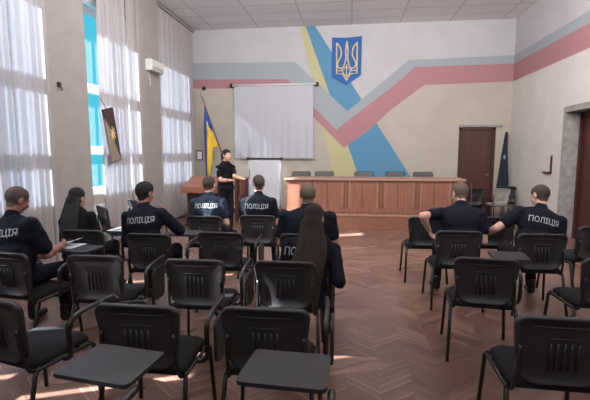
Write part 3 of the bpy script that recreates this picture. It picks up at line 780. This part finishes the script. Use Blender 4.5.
    if hairstyle in ('long', 'mid', 'tied'):
        U = Union()
        if hairstyle == 'tied':
            U.ell(Tt((0, -.125, .0)), (.036, .036, .04)); U.cap(Tt((0, -.135, -.02)), Tt((-.01, -.13, -.18)), .024, .010)
        if hairstyle != 'tied': U.ell(Tt((0, -.028, .042)), (.086 * hk, .098 * hk, .088 * hk), Hm); U.ell(Tt((0, -.045, -.03)), (.082 * hk, .075 * hk, .10 * hk), Hm)
        if hairstyle == 'long':
            a = Tt((0, -.07, -.06)); L = .52
            pts = [a, tp(0, -.13, T - .10), tp(0, -.165, T - .28), tp(.0, -.155, T - L)]
            for x in (-.075, -.045, -.015, .015, .045, .075):
                q = [p + Rm @ Vector((x * w + .012 * math.sin(x * 90 + 2 * i_), .15 * abs(x), 0)) for i_, (p, w) in enumerate(zip(pts, (.75, 1.3, 1.45, 1.05)))]
                q = smooth_path(q, 3)
                for m_, n_ in zip(q, q[1:]): U.cap(m_, n_, .030, .029)
        elif hairstyle == 'mid':
            for x in (-.07, -.035, 0, .035, .07):
                q = smooth_path([Tt((x * .9, -.06, -.03)), tp(x * 1.15, -.115, T - .06), tp(x * 1.05, -.15, T - .26)], 3)
                for m_, n_ in zip(q, q[1:]): U.cap(m_, n_, .032, .028)
        U.build('hair' if hairstyle != 'tied' else 'ponytail', M[hair], e, voxel=.010, smooth=3, disp=.006)
    return e

person('man with a shaven head and dark shirt reading at the far left', (-2.84, 3.22), hipz=.57, lean=10, side=-8, hpitch=26, hyaw=-24, hroll=3, twist=-6,
       elbows=[None, (-2.58, 3.34, .70)], wrists=[None, (-2.66, 3.62, .76)], skin='skinr', hair='stubble', hairstyle='shaved', neckfwd=.06, sleeve=.78, bulk=1.12, wide=1.05)
person('woman with long black hair seated before the broad grey pier', (-2.92, 4.22), hipz=.52, lean=17, hpitch=24, side=-12, hyaw=-10, female=True, hair='hairb', hairstyle='mid', shirt='shirtk', text=False, neckfwd=.03, sleeve=.7)
person('man in a dark shirt with a hand raised to his face', (-2.10, 4.13), lean=12, side=-6, hpitch=14, hyaw=-20, elbows=[None, (-1.80, 4.36, .76)], wrists=[None, (-2.08, 4.46, 1.0)],
       handdir=[None, (-.35, .1, .9)], palm=((1, 0, 0), (-1, -.3, 0)), hair='hairb', hairstyle='thick', skin='skinr', bulk=1.05, sleeve=.95)
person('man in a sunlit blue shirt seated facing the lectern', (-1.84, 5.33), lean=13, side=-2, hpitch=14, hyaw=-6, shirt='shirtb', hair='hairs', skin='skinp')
person('man sitting upright in a black shirt before the flipchart', (-1.20, 5.48), lean=5, hpitch=4, hair='hairs', skin='skin')
person('broad man with cropped fair hair seated before the brown haired woman', (-.43, 4.30), hipz=.535, lean=10, hpitch=4, hair='hairg', skin='skinr', wide=1.22, shirt='shirt', text=False, bulk=1.15)
person('woman with very long brown hair and dark sleeves in the middle aisle', (-.33, 3.26), lean=20, side=5, hpitch=28, hyaw=-8, hipz=.49, female=True, hair='hairbr', hairstyle='long', shirt='shirt', sleeve=1.0,
       elbows=[None, (-.10, 3.32, .76)], wide=1.1)
person('officer with cropped fair hair resting his elbow out to the left', (1.19, 4.66), lean=16, side=2, hpitch=26, hyaw=16, elbows=[(.80, 4.62, .95), None], wrists=[(.90, 4.78, .72), None], hair='hairg', skin='skinp',
       text=False, shirt='shirt', neckfwd=.05, sleeve=.55, bulk=1.08, wide=1.1)
person('officer bent over to the left with lettered shirt at the right', (1.91, 4.62), lean=18, side=13, hpitch=26, hyaw=24, twist=0, elbows=[(1.62, 4.72, .86), None], wrists=[(1.52, 4.90, .72), None], hair='hairs', skin='skinp',
       shirt='shirt', neckfwd=.05, sleeve=.6, bulk=1.08, wide=1.12, hroll=8)
person('woman in black standing and speaking beside the lectern', (-2.44, 8.2), rz=-128, hipz=.93, lean=2, hpitch=4, hyaw=8, female=True, hair='hairb', hairstyle='tied', shirt='shirtk', skin='skinp', stand=True, text=False,
       elbows=[(-2.22, 8.10, 1.12), (-2.46, 7.92, 1.10)], wrists=[(-1.98, 8.0, 1.10), (-2.08, 7.92, 1.08)], handdir=[(.9, -.3, 0), (.95, -.1, .0)], palm=((0, 0, 1), (0, 0, 1)), curl=.25, sleeve=.7)
sp_ = bpy.data.objects['person.009']
bd = MB().ball((0, 0, 0), (.008, .035, .045), M['badge']).obj('shoulder_badge', sp_); bd.location = (.225, .03, 1.27)

# ------------------------------------------------------------------ light, sky, camera
w = bpy.data.worlds.new('sky'); SC.world = w; w.use_nodes = True; nt = w.node_tree
bg = nt.nodes['Background']; tc = nt.nodes.new('ShaderNodeTexCoord'); sx = nt.nodes.new('ShaderNodeSeparateXYZ'); rp = nt.nodes.new('ShaderNodeValToRGB')
nt.links.new(tc.outputs['Generated'], sx.inputs[0]); nt.links.new(sx.outputs[2], rp.inputs[0]); nt.links.new(rp.outputs[0], bg.inputs[0])
e_ = rp.color_ramp.elements; e_[0].position = 0; e_[0].color = (.05, .38, .46, 1); e_[1].position = .6; e_[1].color = (3.2, 3.9, 4.6, 1)
x = e_.new(.36); x.color = (.055, .40, .52, 1)
bg.inputs[1].default_value = 1.1
sun = bpy.data.lights.new('sun', 'SUN'); sun.energy = 32; sun.angle = R(.5); sun.color = (1, .95, .90)
so = bpy.data.objects.new('sun', sun); COL.objects.link(so)
el = R(36.5); d = Vector((.925 * math.cos(el), .38 * math.cos(el), -math.sin(el)))
so.rotation_euler = d.to_track_quat('-Z', 'Y').to_euler()
def area(loc, target, sx_, sy_, energy, color):
    l = bpy.data.lights.new('area', 'AREA'); l.shape = 'RECTANGLE'; l.size = sx_; l.size_y = sy_; l.energy = energy; l.color = color
    o = bpy.data.objects.new('window_light', l); COL.objects.link(o); o.location = loc
    o.rotation_euler = (Vector(target) - Vector(loc)).to_track_quat('-Z', 'Y').to_euler(); return o
area((.2, 5.6, 4.72), (.2, 11.3, 2.3), 6.0, .5, 210, (1, .96, .93))    # unseen fill lights, added to brighten the back wall, ceiling and floor
area((.2, 2.8, 3.4), (.2, 9.0, 4.83), 6.0, .8, 130, (1, .96, .96))
area((.2, -.5, 2.9), (.2, 3.0, 4.83), 6.0, 2.0, 70, (1, .96, .96))
area((-3.5, 4.6, 4.7), (-1.2, 4.8, 0), 1.0, 3.5, 75, (.92, .95, 1))  # added floor fill, imitating light from the window side

cam = bpy.data.cameras.new('camera'); co = bpy.data.objects.new('camera', cam); COL.objects.link(co)
co.location = (0, 0, 1.62); co.rotation_euler = (R(90 - 6.4), 0, R(7.3)); cam.sensor_width = 36; cam.lens = 36 * 426 / 590; cam.clip_start = .05
SC.camera = co
SC.view_settings.view_transform = 'Standard'; SC.view_settings.look = 'None'; SC.view_settings.exposure = 0.66
SC.cycles.use_denoising = True; SC.cycles.max_bounces = 8; SC.cycles.diffuse_bounces = 5; SC.cycles.transparent_max_bounces = 12
SC.cycles.sample_clamp_indirect = 4; SC.cycles.caustics_reflective = False; SC.cycles.caustics_refractive = False
